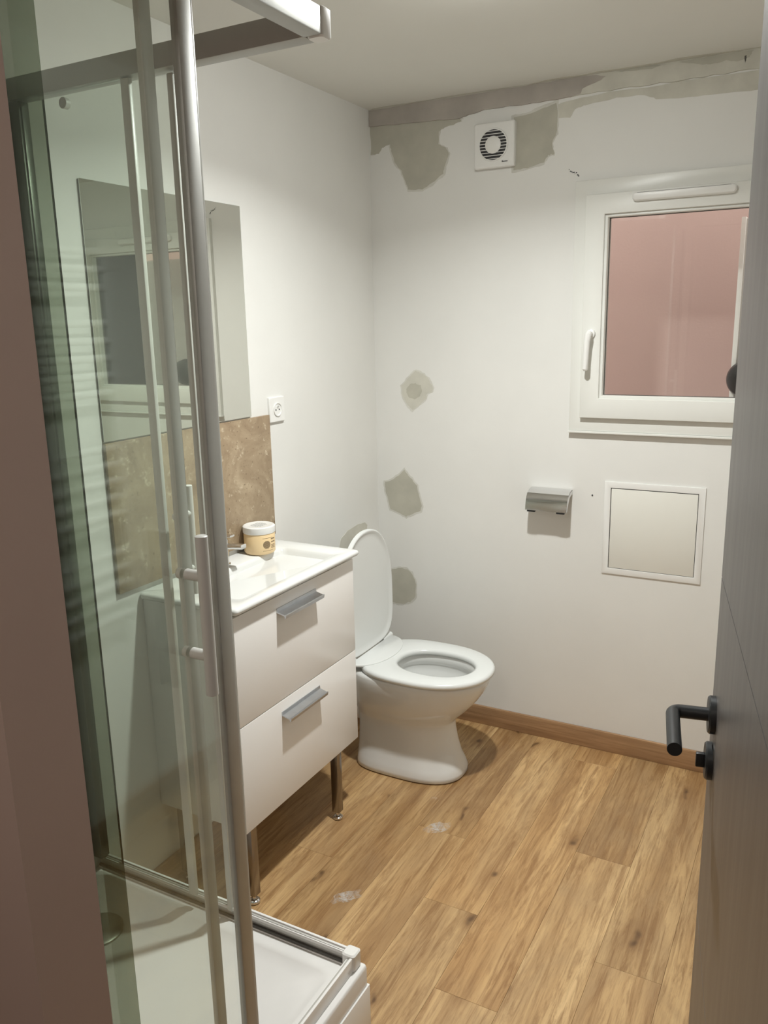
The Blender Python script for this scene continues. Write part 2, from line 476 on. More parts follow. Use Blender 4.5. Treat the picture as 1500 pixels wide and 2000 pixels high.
# ceiling joint strip: proud band along the top of the back wall
def jband(x0, x1, z0, z1, t, n):
    rnd = random.Random(int(x0 * 100) + 5)
    top = [(x0 + (x1 - x0) * k / n, z1) for k in range(n + 1)]
    bot = [(x0 + (x1 - x0) * k / n, z0 + rnd.uniform(-.0025, .0025)) for k in range(n, -1, -1)]
    return prism(bmesh.new(), top + bot, lambda p: (p[0], -t, p[1]), lambda p: (p[0], .001, p[1]))
o = finish('joint_strip', jband(.001, XR - .001, 2.317, H, .0072, 60), 'filler_light', wall_back, smooth=False)
o['label'] = 'pale joint strip under the ceiling'
BAND = [(.002, 2.371), (.366, 2.371), (.561, 2.371), (.726, 2.371), (.837, 2.371), (.875, 2.360), (.842, 2.345), (.80, 2.335), (.793, 2.318), (.728, 2.3145), (.651, 2.313), (.572, 2.314), (.471, 2.317), (.398, 2.306), (.36, 2.297), (.257, 2.305), (.144, 2.309), (.002, 2.314)]
o = finish('filler_patch', prism(bmesh.new(), jagged(BAND, .0016), lambda p: (p[0], -.0080, p[1]), lambda p: (p[0], .001, p[1])), 'filler_dark', wall_back, smooth=False)
o['label'] = 'dark smeared joint filler under the ceiling'
for pts in ([(1.10, 2.369), (1.17, 2.371), (1.26, 2.371), (1.31, 2.368), (1.30, 2.352), (1.265, 2.345), (1.235, 2.352), (1.19, 2.347), (1.15, 2.355)], [(.90, 2.370), (1.0, 2.371), (1.06, 2.369), (1.02, 2.361), (.95, 2.363)]):
    finish('filler_patch', prism(bmesh.new(), jagged(pts, .0015), lambda p: (p[0], -.0079, p[1]), lambda p: (p[0], .001, p[1])), 'filler', wall_back, smooth=False)
finish('filler_crack', prism(bmesh.new(), jagged([(1.287, 2.356), (1.292, 2.358), (1.293, 2.350), (1.290, 2.338), (1.288, 2.345)], .0006), lambda p: (p[0], -.0083, p[1]), lambda p: (p[0], .001, p[1])), 'gap', wall_back, smooth=False)
# grey smear on the ceiling along the joint
rnd = random.Random(21)
edge = [(.02 + k * .06, -.012 - .014 * rnd.random() - (.010 if 10 < k < 20 else 0)) for k in range(24)]
o = finish('filler_patch', prism(bmesh.new(), [(.01, -.0085), (1.41, -.0085)] + edge[::-1], lambda p: (p[0], p[1], H - .0006), lambda p: (p[0], p[1], H + .001)), 'filler_light', ceiling, smooth=False)
o['label'] = 'thin grey filler smear on the ceiling edge'

# ------------------------------------------------------------------ outside the window
struct(finish('wall_outside', B(-1.5, 3.8, .80, .95, -.6, 3.2), 'pink', smooth=False), 'pink rendered wall seen through the window')
struct(finish('ground_outside', B(-1.5, 3.8, .161, .80, -.7, -.6), 'gap', smooth=False))
t = thing('garden_panel', 'grey panel with a bright white edge seen through the window', 'panel', (1.75, .42, -.6))
finish('panel', B(1.287, 2.4, .40, .44, -.6, 1.935), 'grey_panel', t, smooth=False)
finish('edge_strip', B(1.272, 1.287, .385, .445, -.6, 1.94, bev=.001), 'white_edge', t)['label'] = 'bright white edge strip'
o = finish('black_dome', lathe(bmesh.new(), [(0, 0), (.05, 0), (.062, .008), (.066, .025), (.06, .05), (.04, .066), (0, .072)], (1.325, .399, 1.378), (0, -1, 0)), 'black', None, (1.325, .399, 1.378))  # plain black dome set against the panel
tag(o, 'black rounded fitting on the panel beyond the window', 'outdoor fitting')

# ------------------------------------------------------------------ window
win = thing('window_1', 'white framed window with a pink wall behind the pane', None, (1.19, 0, 1.215), kind='structure')
def bars(bm, x0, x1, z0, z1, wl, wr, wb, wt, y0, y1, bev):
    box(bm, x0, x0 + wl, y0, y1, z0, z1, bev); box(bm, x1 - wr, x1, y0, y1, z0, z1, bev)
    box(bm, x0 + wl, x1 - wr, y0, y1, z1 - wt, z1, bev); box(bm, x0 + wl, x1 - wr, y0, y1, z0, z0 + wb, bev)
    return bm
def ring_frame(outer, inner, yb, yf, bev=.0025, yi=None):
    (x0, x1, z0, z1), (a0, a1, c0, c1) = outer, inner
    R4 = lambda X0, X1, Z0, Z1, y: [(X0, y, Z0), (X1, y, Z0), (X1, y, Z1), (X0, y, Z1)]
    e = bev; h_ = bev * .3
    rs = [R4(x0, x1, z0, z1, yb), R4(x0, x1, z0, z1, yf + e), R4(x0 + h_, x1 - h_, z0 + h_, z1 - h_, yf + h_), R4(x0 + e, x1 - e, z0 + e, z1 - e, yf),
          R4(a0 - e, a1 + e, c0 - e, c1 + e, yf), R4(a0 - h_, a1 + h_, c0 - h_, c1 + h_, yf + h_), R4(a0, a1, c0, c1, yf + e), R4(a0, a1, c0, c1, yb)]
    b = bmesh.new(); loft(b, rs + [rs[0]], False, False); return b
FX0, FX1, FZ0, FZ1 = .791, 1.599, 1.218, 2.050
finish('outer_frame', ring_frame((FX0, FX1, FZ0, FZ1), (FX0 + .052, FX1 - .052, FZ0 + .05, FZ1 - .052), .055, -.017), 'upvc', win)
sash = finish('sash', ring_frame((.832, 1.558, 1.266, 2.001), (.896, 1.494, 1.334, 1.937), .05, -.036, .003), 'upvc', win)
bead = ring_frame((.8955, 1.4945, 1.3335, 1.9375), (.9055, 1.4845, 1.3435, 1.9275), .02, -.026, .003)
finish('glazing_bead', bead, 'upvc', sash)
sealbm = bmesh.new()
bars(sealbm, .9050, 1.4850, 1.343, 1.928, .0025, .0025, .0025, .0025, -.004, .004, 0)
finish('rubber_seal', sealbm, 'gap', sash)
finish('pane', B(.90, 1.49, .005, .011, 1.338, 1.933), 'pane', sash, smooth=False)
sill = finish('window_sill', B(FX0 - .002, FX1, -.022, -.0005, 1.210, 1.2177, bev=.0015), 'upvc', win)
v = finish('trickle_vent', loft(bmesh.new(), [[(x, y, z) for x, z in roundrect(.984 + i, 1.296 - i, 1.968 + i, 1.996 - i, .0125 - i)] for y, i in ((-.0355, 0), (-.046, 0), (-.0505, .0035), (-.0515, .007))]), 'plastic', win)
v['label'] = 'long white air vent bar on the top of the sash'
vs = bmesh.new(); box(vs, 1.0, 1.28, -.0518, -.048, 1.9925, 1.9935)
finish('vent_slot', vs, 'print_grey', v, smooth=False)
# handle
h = finish('window_handle', lathe(bmesh.new(), [(0, 0), (.0155, 0), (.016, .004), (.0145, .009), (.009, .011), (.008, .03), (0, .031)], (.864, -.0355, 1.553), (0, -1, 0), 28), 'plastic', win)
h['label'] = 'white window handle pointing down'
hb = bmesh.new()
tube(hb, [(.864, -.058, 1.557), (.863, -.067, 1.550), (.860, -.070, 1.53), (.858, -.070, 1.48), (.857, -.0695, 1.436), (.857, -.069, 1.430)], [.009, .0115, .0105, .0095, .010, .006], 16)
finish('grip', hb, 'plastic', h)

# ------------------------------------------------------------------ grey door (open inward), hinge at right
D0 = Vector((1.489, -1.662, 0)); DIRV = Vector((.186, -.9826, 0)).normalized(); DN = Vector((-DIRV.y, DIRV.x, 0)) * -1
if DN.x > 0: DN = -DN                                    # normal of the visible face, towards -x
LEAF = .71
door = thing('door_1', 'dark grey interior door standing open at the right edge', None, tuple(D0), kind='structure')
def dp(a, n, z):                                          # a: along the leaf from its free edge, n: out of the visible face
    return tuple(D0 + DIRV * a + DN * n + Vector((0, 0, z)))
def dbox(a0, a1, n0, n1, z0, z1, bev=0):
    b = B(a0, a1, n0, n1, z0, z1, bev=bev)
    for v_ in b.verts: v_.co = Vector(dp(v_.co.x, v_.co.y, v_.co.z))
    return b
finish('door_core', dbox(.0005, LEAF, -.04, -.0035, .008, 2.04), 'gap', door, smooth=False)
zs = [.008, .68, 1.236, 2.04]
for a, b in zip(zs, zs[1:]):
    finish('door_panel', dbox(0, LEAF, -.041, 0, a + .0012, b - .0012), 'door', door, smooth=False)
ZH, AH = 1.043, .052
rose = finish('door_handle', lathe(bmesh.new(), [(0, 0), (.0275, 0), (.0275, .007), (.0255, .0095), (.011, .0095), (0, .0095)], dp(AH, .0002, ZH), DN), 'black', door)
rose['label'] = 'matt black lever handle on a round rose'
lv = bmesh.new()
pts = [dp(AH, .009, ZH), dp(AH, .046, ZH)]
for k in range(1, 7):
    a = PI / 2 * k / 6
    pts.append(dp(AH + .012 * (1 - math.cos(a)), .046 + .012 * math.sin(a), ZH))
pts += [dp(AH + .06, .058, ZH), dp(AH + .118, .058, ZH)]
tube(lv, pts, .0098, 24)
finish('lever', lv, 'black', rose)
lr = finish('lock_rose', lathe(bmesh.new(), [(0, 0), (.0275, 0), (.0275, .007), (.0255, .0095), (0, .0095)], dp(AH, .0002, ZH - .073), DN), 'black', door)
finish('thumb_turn', dbox(AH - .004, AH + .004, .0095, .022, ZH - .073 - .011, ZH - .073 + .011, bev=.0015), 'black', lr)
finish('latch_plate', dbox(-.0008, .0004, -.03, -.01, ZH - .12, ZH + .09), 'alu', door, smooth=False)

# ------------------------------------------------------------------ ceiling lamp (just above the frame)
lx, ly, lz = LAMP_POS
lamp = thing('ceiling_lamp', 'round flush downlight on the ceiling above the room centre', 'lamp', (lx, ly, H))
finish('trim_ring', loft(bmesh.new(), [[(lx + r * math.cos(a), ly + r * math.sin(a), z) for a in [2 * PI * k / 40 for k in range(40)]] for r, z in ((.038, H - .0004), (.038, H - .008), (.046, H - .010), (.056, H - .004), (.057, H - .0004), (.038, H - .0004))], False, False), 'plastic', lamp)
finish('lens', lathe(bmesh.new(), [(0, 0), (.038, 0), (.0375, -.008), (.034, -.018), (.026, -.026), (.014, -.031), (0, -.032)], (lx, ly, H - .0008)), 'bulb', lamp)
ld = bpy.data.lights.new('lamp_light', 'AREA'); ld.shape = 'DISK'; ld.size = .07; ld.energy = LAMP_POWER; ld.color = LAMP_COLOR; ld.spread = math.radians(145)
lo = bpy.data.objects.new('lamp_light', ld); C.objects.link(lo); lo.parent = lamp; lo.location = (0, 0, -.036)

# unseen lamp behind the camera, added to brighten the door jamb
hl_ = thing('hallway_fill_lamp', 'added fill light on the hallway ceiling, unseen behind the doorway', 'lamp', (1.25, -3.2, H))
finish('fill_lamp_dish', lathe(bmesh.new(), [(0, 0), (.13, 0), (.13, -.02), (.12, -.03), (0, -.032)], (1.25, -3.2, H - .0005)), 'dish', hl_)
hd_ = bpy.data.lights.new('hallway_fill_light', 'AREA'); hd_.shape = 'DISK'; hd_.size = .22; hd_.energy = HALL_FILL_POWER; hd_.color = (1, .95, .88)
ho_ = bpy.data.objects.new('hallway_fill_light', hd_); C.objects.link(ho_); ho_.parent = hl_; ho_.location = (0, 0, -.04)

# ------------------------------------------------------------------ toilet
TY = -.405
def outline(xb, xf, hw, nb=3.2, nf=2.15, n=56, cfrac=.5):
    xc = xb + (xf - xb) * cfrac; out = []
    for k in range(n):
        a = 2 * PI * k / n; c, s = math.cos(a), math.sin(a)
        e = nf if c >= 0 else nb
        rx = (xf - xc) if c >= 0 else (xc - xb)
        out.append((xc + rx * math.copysign(abs(c) ** (2 / e), c), TY + hw * math.copysign(abs(s) ** (2 / e), s)))
    return out
wc = thing('toilet', 'white ceramic toilet with its lid up beside the vanity', 'toilet', (.36, TY, 0))
rings = []
for z, xb, xf, hw, nb, nf in ((.0, .152, .548, .124, 4, 2.5), (.006, .148, .556, .131, 4, 2.5), (.022, .148, .556, .131, 4, 2.5), (.045, .150, .549, .124, 4, 2.4),
        (.08, .151, .535, .113, 4, 2.3), (.13, .152, .522, .105, 4, 2.3), (.175, .152, .515, .102, 4, 2.25), (.20, .150, .514, .103, 4, 2.2), (.212, .150, .518, .108, 4, 2.2),
        (.235, .150, .540, .124, 4, 2.2), (.265, .148, .570, .144, 3.8, 2.2), (.30, .146, .600, .160, 3.6, 2.2), (.335, .144, .624, .171, 3.5, 2.2), (.365, .142, .638, .1765, 3.4, 2.2),
        (.384, .142, .642, .178, 3.3, 2.2), (.391, .144, .640, .176, 3.3, 2.2), (.395, .149, .634, .170, 3.3, 2.2)):
    rings.append([(x, y, z) for x, y in outline(xb, xf, hw, nb, nf)])
for z, xb, xf, hw in ((.395, .288, .592, .118), (.390, .292, .588, .113), (.365, .293, .588, .113), (.355, .285, .594, .120), (.33, .288, .588, .115), (.29, .31, .56, .10), (.25, .36, .525, .075), (.225, .39, .50, .055), (.17, .40, .48, .04)):
    rings.append([(x, y, z) for x, y in outline(xb, xf, hw, 2.3, 2.15)])
finish('bowl', loft(bmesh.new(), rings), 'ceramic', wc, angle=60)
# seat ring
sr = []
for z, i, o_ in ((.4, 0, 0), (.4, .003, 0)):
    pass
O = lambda d: outline(.182 + d, .656 - d, .189 - d, 3.0, 2.15)
I = lambda d: outline(.305 - d, .588 + d, .106 + d, 2.3, 2.15)
sr = [[(x, y, z) for x, y in O(d)] for z, d in ((.3975, .006), (.4, .001), (.409, 0), (.4155, .003), (.4185, .010))]
sr += [[(x, y, z) for x, y in I(d)] for z, d in ((.4185, .012), (.416, .004), (.409, 0), (.4, .001), (.3975, .004))]
bmq = bmesh.new(); loft(bmq, sr + [sr[0]], False, False)
seat = finish('seat', bmq, 'seat', wc, angle=60)
# hinge plate bulging forward over the back of the ring
hp = [(.181, TY - .150), ] + [(.188 + .095 * math.cos(a), TY + .158 * math.sin(a)) for a in [math.radians(-88 + 176 * k / 24) for k in range(25)]] + [(.181, TY + .150)]
finish('hinge_plate', loft(bmesh.new(), [[(x, y, .4165) for x, y in hp], [(x, y, .4215) for x, y in hp], [(.17 + (x - .17) * .97, TY + (y - TY) * .985, .4232) for x, y in hp]]), 'seat', seat, angle=50)
for s_ in (-1, 1):
    finish('hinge', tube(bmesh.new(), [(.168, TY + s_ * .175, .416), (.168, TY + s_ * .105, .416)], .0125, 16), 'seat', seat)
# lid standing up: outline (height, width) on a nearly vertical plane
def lidp(h_, y, d, lean=.004):
    return (.166 + d - lean * (h_ / .46), y, .418 + h_)
def lid_out(d): return outline(.004 + d, .458 - d, .186 - d, 4.2, 2.25, cfrac=.42)
lr_ = [[lidp(a, y, dd) for a, y in lid_out(d)] for dd, d in ((-.004, .02), (-.006, .006), (-.003, .0), (.010, .0), (.0125, .003), (.0125, .007), (.008, .013), (.007, .03))]
finish('lid', loft(bmesh.new(), lr_), 'seat', wc, angle=60)
# outlet pipe to the wall
op = bmesh.new(); lathe(op, [(0, 0), (.052, 0), (.052, .055), (.058, .056), (.058, .075), (.05, .078), (.05, .13), (.065, .133), (.065, .149), (0, .149)], (.1495, TY, .19), (-1, 0, 0), 32)
finish('outlet_pipe', op, 'plastic', wc)
wp = bmesh.new(); tube(wp, [(.16, TY - .06, .34), (.10, TY - .10, .32), (.06, TY - .11, .22), (.03, TY - .11, .16), (.013, TY - .11, .15)], .006, 12)
finish('water_hose', wp, 'alu', wc)

# ------------------------------------------------------------------ vanity unit
VX, VY1, VY0 = .313, -.740, -1.342
van = thing('vanity_unit', 'white two-drawer vanity cabinet on chrome legs with dark reflections in their colour', 'cabinet', (.16, -1.04, 0))
cbm = bmesh.new()
box(cbm, .002, VX - .019, VY0 + .004, VY0 + .020, .262, .884); box(cbm, .002, VX - .019, VY1 - .020, VY1 - .004, .262, .884)
box(cbm, .002, VX - .019, VY0 + .020, VY1 - .020, .262, .278); box(cbm, .002, .012, VY0 + .020, VY1 - .020, .278, .80)
finish('cabinet_body', cbm, 'lacquer', van, smooth=False)
LEN = .196
for z0, z1 in ((.257, .5685), (.571, .8775)):
    dr = finish('drawer_front', B(VX - .0185, VX, VY0, VY1, z0, z1, bev=.0012), 'lacquer', van)
    zc = z1 - .045; yc = -1.058
    hb = bmesh.new()
    prof = [(VX, zc + .012), (VX + .0025, zc + .012), (VX + .0035, zc + .003), (VX + .026, zc - .003), (VX + .031, zc - .001), (VX + .032, zc - .004), (VX + .030, zc - .013), (VX + .027, zc - .0125), (VX + .0255, zc - .0065), (VX + .0005, zc - .0005), (VX, zc - .001)]
    prism(hb, prof, lambda p: (p[0], yc - LEN / 2, p[1]), lambda p: (p[0], yc + LEN / 2, p[1]))
    finish('drawer_handle', hb, 'handle_alu', dr, smooth=False)['label'] = 'grey aluminium lip handle'
for x, y in ((.283, -.836), (.283, -1.292), (.04, -.836), (.04, -1.292)):
    lg = finish('leg', B(x - .0135, x + .0135, y - .0135, y + .0135, .028, .262, bev=.0015), 'leg', van)
    finish('levelling_foot', lathe(bmesh.new(), [(0, 0), (.014, 0), (.0165, .003), (.0165, .008), (.012, .012), (.006, .013), (.006, .0285), (0, .0285)], (x, y, .0004), n=24), 'chrome', lg)

# washbasin top
wb = thing('washbasin', 'white ceramic washbasin top on the vanity cabinet', 'washbasin', (.17, -1.04, .885))
def rr(x0, x1, y0, y1, r, z): return [(x, y, z) for x, y in roundrect(x0, x1, y0, y1, r, 6)]
BX0, BX1, BY0, BY1 = .003, .334, -1.353, -.729
basin = [rr(BX0, BX1 - .016, BY0 + .014, BY1 - .014, .008, .8852), rr(BX0, BX1 - .004, BY0 + .003, BY1 - .003, .010, .890), rr(BX0, BX1, BY0, BY1, .012, .8955),
         rr(BX0, BX1, BY0, BY1, .012, .9005), rr(BX0, BX1 - .003, BY0 + .003, BY1 - .003, .011, .9055), rr(BX0, BX1 - .009, BY0 + .009, BY1 - .009, .010, .9072),
         rr(.082, .291, -1.282, -.800, .020, .9062), rr(.086, .287, -1.278, -.804, .020, .9025), rr(.089, .284, -1.274, -.808, .022, .895),
         rr(.093, .280, -1.262, -.820, .024, .865), rr(.100, .274, -1.235, -.850, .03, .822), rr(.112, .262, -1.19, -.885, .03, .802), rr(.15, .21, -1.08, -1.0, .02, .796)]
finish('basin', loft(bmesh.new(), basin), 'ceramic', wb, angle=50)
finish('basin_drain', lathe(bmesh.new(), [(0, .004), (.014, .004), (.021, .002), (.022, 0), (.0, 0)][::-1], (.18, -1.04, .7965)), 'chrome', wb)

# faucet
fy = -1.05
fc = thing('faucet', 'chrome mixer tap at the back of the washbasin', 'faucet', (.043, fy, .9075))
finish('tap_body', lathe(bmesh.new(), [(0, 0), (.026, 0), (.026, .004), (.0225, .007), (.0225, .075), (.019, .082), (0, .083)], (.043, fy, .9075)), 'chrome', fc)
sp = bmesh.new(); prism(sp, roundrect(-.0135, .0135, -.008, .008, .005, 3), lambda p: (.055, fy + p[0], .968 + p[1]), lambda p: (.128, fy + p[0] * .9, .974 + p[1] * .85))
finish('spout', sp, 'chrome', fc, angle=40)
lvb = bmesh.new(); prism(lvb, roundrect(-.011, .011, -.004, .004, .0035, 3), lambda p: (.028, fy + p[0], .9955 + p[1]), lambda p: (.088, fy + p[0], 1.002 + p[1] * .7))
finish('tap_lever', lvb, 'chrome', fc, angle=40)

# ------------------------------------------------------------------ cream jar
jx, jy, jz, jr = .060, -.884, .9076, .049
jar = thing('cosmetic_jar', 'cream-coloured plastic jar with a white lid on the washbasin', 'jar', (jx, jy, jz))
finish('jar_body', lathe(bmesh.new(), [(0, .002), (jr - .008, 0), (jr - .003, .002), (jr, .007), (jr, .062), (jr - .002, .066), (0, .066)], (jx, jy, jz), n=56), 'cream', jar)
lid = finish('jar_lid', lathe(bmesh.new(), [(0, .0662), (jr + .0005, .0662), (jr + .0015, .068), (jr + .0015, .086), (jr - .0015, .0885), (jr - .004, .089), (jr - .006, .0882), (0, .0882)], (jx, jy, jz), n=56), 'plastic', jar)
def cyl_patch(bm_, a0, a1, z0, z1, n=6, r=jr + .0004):
    va = []
    for k in range(n + 1):
        a = math.radians(a0 + (a1 - a0) * k / n)
        va.append([bm_.verts.new((jx + q * math.cos(a), jy + q * math.sin(a), jz + z)) for q in (r, r - .0008) for z in (z0, z1)])
    for p, q in zip(va, va[1:]):
        bm_.faces.new((p[0], q[0], q[1], p[1])); bm_.faces.new((p[2], p[3], q[3], q[2]))
        bm_.faces.new((p[1], q[1], q[3], p[3])); bm_.faces.new((p[0], p[2], q[2], q[0]))
    bm_.faces.new((va[0][0], va[0][1], va[0][3], va[0][2])); bm_.faces.new((va[-1][0], va[-1][2], va[-1][3], va[-1][1]))
em = bmesh.new()
for k in range(-5, 6):
    hgt = k * .0022; half = math.sqrt(max(0, .0125 ** 2 - hgt ** 2))
    if half > .002:
        wdt = math.degrees(half / jr)
        cyl_patch(em, -26 - wdt, -26 + wdt, .033 + hgt - .0007, .033 + hgt + .0007)
finish('printed_emblem', em, 'print', jar, smooth=False)['label'] = 'round striped emblem printed in brown'
tx = bmesh.new(); rnd = random.Random(3)
cyl_patch(tx, -42, 2, .0535, .0543); cyl_patch(tx, -42, 2, .0135, .0143)
for zz, hh in ((.0475, .004), (.038, .0035), (.029, .002), (.0245, .002), (.02, .002)):
    a = -7
    while a < 14:
        wd = rnd.uniform(1.6, 4); cyl_patch(tx, a, min(a + wd, 15), zz, zz + hh, 2); a += wd + 1.2
finish('printed_text', tx, 'print', jar, smooth=False)
lt = bmesh.new()
for k in range(7):
    yy = -.018 + k * .006; hw = math.sqrt(.026 ** 2 - yy ** 2); x = -hw
    while x < hw:
        wd = rnd.uniform(.004, .011); box(lt, jx + yy - .0012, jx + yy + .0012, jy + x, jy + min(x + wd, hw), jz + .0879, jz + .0885); x += wd + .0025
finish('lid_print', lt, 'print_grey', lid, smooth=False)

# ------------------------------------------------------------------ things on the left wall
o = finish('splashback', B(.0003, .011, -1.425, -.730, .925, 1.322, bev=.001), 'stone', None, (0, -1.08, .925))
tag(o, 'beige travertine splashback slab between mirror and washbasin', 'splashback')
o = thing('wall_mirror', 'frameless rectangular mirror above the stone splashback', 'mirror', (0, -1.12, 1.327))
finish('mirror_back', B(.0003, .0045, -1.4225, -.8200, 1.3275, 1.9500), 'gap', o, smooth=False)
finish('mirror_glass', B(.0045, .0062, -1.4234, -.8192, 1.3265, 1.9511), 'mirror', o, smooth=False)

sk = thing('wall_socket', 'white square power socket beside the mirror', 'socket', (0, -.684, 1.295))
sy, sz, sh = -.6835, 1.335, .041
plate = finish('socket_plate', loft(bmesh.new(), [[(x, a, b) for a, b in roundrect(sy - sh + i, sy + sh - i, sz - sh + i, sz + sh - i, .003, 3)] for x, i in ((.0003, 0), (.007, 0), (.0095, .0025))]), 'plastic', sk, angle=30)
finish('socket_well', lathe(bmesh.new(), [(.0225, 0), (.0225, .0035), (.0195, .0035), (.0185, .0008), (0, .0006)], (.0094, sy, sz), (1, 0, 0), 32), 'plastic', sk)
pn = bmesh.new()
tube(pn, [(.0098, sy, sz + .0095), (.0155, sy, sz + .0095)], .0024, 12)
finish('earth_pin', pn, 'chrome', sk)
hl = bmesh.new()
for s in (-1, 1): lathe(hl, [(0, 0), (.0028, 0), (.0028, .0008), (0, .0008)], (.0099, sy + s * .0095, sz - .001), (1, 0, 0), 14)
finish('socket_hole', hl, 'dark', sk, smooth=False)

# ------------------------------------------------------------------ things on the back wall
fx, fz, fh = .5015, 2.1945, .0735
fan = thing('extractor_fan', 'white square extractor fan with a dark slatted ring', 'fan', (fx, 0, fz - fh))
finish('fan_housing', loft(bmesh.new(), [[(a, y, b) for a, b in roundrect(fx - fh + i, fx + fh - i, fz - fh + i, fz + fh - i, .006, 4)] for y, i in ((-.0009, 0), (-.019, 0), (-.0225, .003), (-.0235, .008))]), 'plastic', fan, angle=30)
finish('grille_opening', lathe(bmesh.new(), [(0, 0), (.050, 0), (.050, .0012), (0, .0012)], (fx - .002, -.0233, fz), (0, -1, 0), 48), 'dark', fan, smooth=False)
for k in range(10):
    zz = -.0448 + k * .00995
    half = math.sqrt(max(0, .0505 ** 2 - zz ** 2))
    finish('grille_slat', B(fx - .002 - half, fx - .002 + half, -.0262, -.0240, fz + zz - .0011, fz + zz + .0011), 'plastic', fan, smooth=False)
finish('grille_rim', loft(bmesh.new(), [[(fx - .002 + r * math.cos(a), y, fz + r * math.sin(a)) for a in [2 * PI * k / 48 for k in range(48)]] for r, y in ((.0495, -.0233), (.0495, -.0268), (.053, -.0268), (.0545, -.0233), (.0495, -.0233))], False, False), 'plastic', fan)
finish('centre_cap', lathe(bmesh.new(), [(0, 0), (.0285, 0), (.0285, .003), (.024, .006), (.012, .0075), (0, .008)], (fx - .002, -.0243, fz), (0, -1, 0), 40), 'plastic', fan)
lg = bmesh.new(); x = fx + .030; rnd = random.Random(5)
for wd, hh in ((.0035, .0048), (.0026, .0034), (.003, .0034), (.0028, .0034), (.003, .0034), (.0028, .0034)):
    box(lg, x, x + wd, -.0241, -.0233, fz - .0585, fz - .0585 + hh); x += wd + .0006
finish('maker_mark', lg, 'dark', fan, smooth=False)['label'] = 'tiny dark printed word on the lower corner'

# toilet paper holder
hx0, hx1 = .655, .808
th = thing('toilet_roll_holder', 'empty chrome toilet roll holder with a curved cover', 'holder', ((hx0 + hx1) / 2, 0, .93))
cov = [(-.004, 1.000), (-.018, .9995), (-.036, .996), (-.054, .987), (-.066, .972), (-.072, .955), (-.075, .938), (-.076, .928)]
inn = [(y + .003 * (.2 if i < 2 else .9), z - .003 * (1 if i < 4 else .2)) for i, (y, z) in enumerate(cov)][::-1]
prof = cov + inn
cb = bmesh.new()
prism(cb, prof, lambda p: (hx0, p[0], p[1]), lambda p: (hx1, p[0], p[1]))
cover = finish('cover', cb, 'chrome', th, angle=25)
for s, x in ((0, hx0), (1, hx1 - .003)):
    prof2 = cov + [(-.068, .930), (-.055, .955), (-.035, .978), (-.004, .985)]
    finish('cover_cheek', prism(bmesh.new(), prof2, lambda p: (x + .0, p[0] + .001, p[1] - .001), lambda p: (x + .003, p[0] + .001, p[1] - .001)), 'chrome', cover, smooth=False)
finish('wall_plate', B(hx0 + .05, hx1 - .05, -.006, -.0004, .945, .990, bev=.001), 'chrome', th)
for x in (hx0 + .006, hx1 - .038):
    finish('cover_stop', B(x, x + .03, -.074, -.062, .921, .929, bev=.001), 'black', th)
rb = bmesh.new(); tube(rb, [(hx1 - .012, -.006, .985), (hx1 - .012, -.03, .965), (hx1 - .010, -.045, .945), (hx1 - .025, -.047, .943), (hx0 + .02, -.047, .943)], .003, 10)
finish('roll_bar', rb, 'chrome', th)

# access panel
ax0, ax1, az0, az1 = .924, 1.2627, .7014, 1.0400
ap = thing('access_panel', 'square white access hatch set in the wall under the window', 'hatch', ((ax0 + ax1) / 2, 0, az0))
finish('hatch_frame', ring_frame((ax0, ax1, az0, az1), (ax0 + .022, ax1 - .022, az0 + .022, az1 - .022), -.0004, -.0055, .0015), 'plastic', ap)
finish('hatch_gap', B(ax0 + .021, ax1 - .021, -.0012, -.0003, az0 + .021, az1 - .021), 'dark', ap, smooth=False)
finish('hatch_door', B(ax0 + .0245, ax1 - .024, -.0042, -.0013, az0 + .0238, az1 - .0248, bev=.0006), 'paper_white', ap)

# small nail/screw in the wall, chipped paint
nl = finish('wall_screw', lathe(bmesh.new(), [(0, 0), (.0028, 0), (.0026, .002), (0, .003)], (.880, -.0002, .985), (0, -1, 0), 14), 'dark', None, (.880, 0, .985))
tag(nl, 'tiny dark screw head between roll holder and access hatch', 'screw')
ch = bmesh.new(); rnd = random.Random(9)
for k in range(9):
    a = .762 + k * .0042 + rnd.uniform(-.001, .001); b = 2.093 - k * .0028 + rnd.uniform(-.004, .004); s = rnd.uniform(.001, .0028)
    box(ch, a - s, a + s, -.0006, .0003, b - s * .8, b + s * .8)
finish('paint_chip', ch, 'dark', wall_back, smooth=False)['kind'] = 'stuff'

# ------------------------------------------------------------------ towel radiator on the right wall (behind the door, mirrored in the shower glass)
rx = XR - .045
rad = thing('towel_radiator', 'white towel rail radiator mirrored in the shower glass', 'radiator', (XR, -1.35, .70))
ry0, ry1 = -1.60, -1.095
for y in (ry0, ry1):
    finish('upright', B(rx - .012, rx + .012, y - .017, y + .017, .70, 1.86, bev=.005), 'radiator', rad)
bar_me = None
for z in (.735, .785, .835, .885, .935, 1.055, 1.105, 1.155, 1.205, 1.255, 1.42, 1.47, 1.52, 1.57, 1.62, 1.72, 1.77, 1.82):
    if bar_me is None:
        ob = finish('bar', tube(bmesh.new(), [(rx - .012, ry0 + .012, z), (rx - .018, -1.35, z), (rx - .012, ry1 - .012, z)], .0115, 12), 'radiator', rad); bar_me = (ob, z)
    else:
        ob = bar_me[0].copy(); C.objects.link(ob); ob.parent = rad; ob.location = (0, 0, z - bar_me[1])
for y in (ry0, ry1):
    for z in (.80, 1.76):
        finish('bracket', tube(bmesh.new(), [(rx + .012, y, z), (XR - .0003, y, z)], .01, 12), 'radiator', rad)

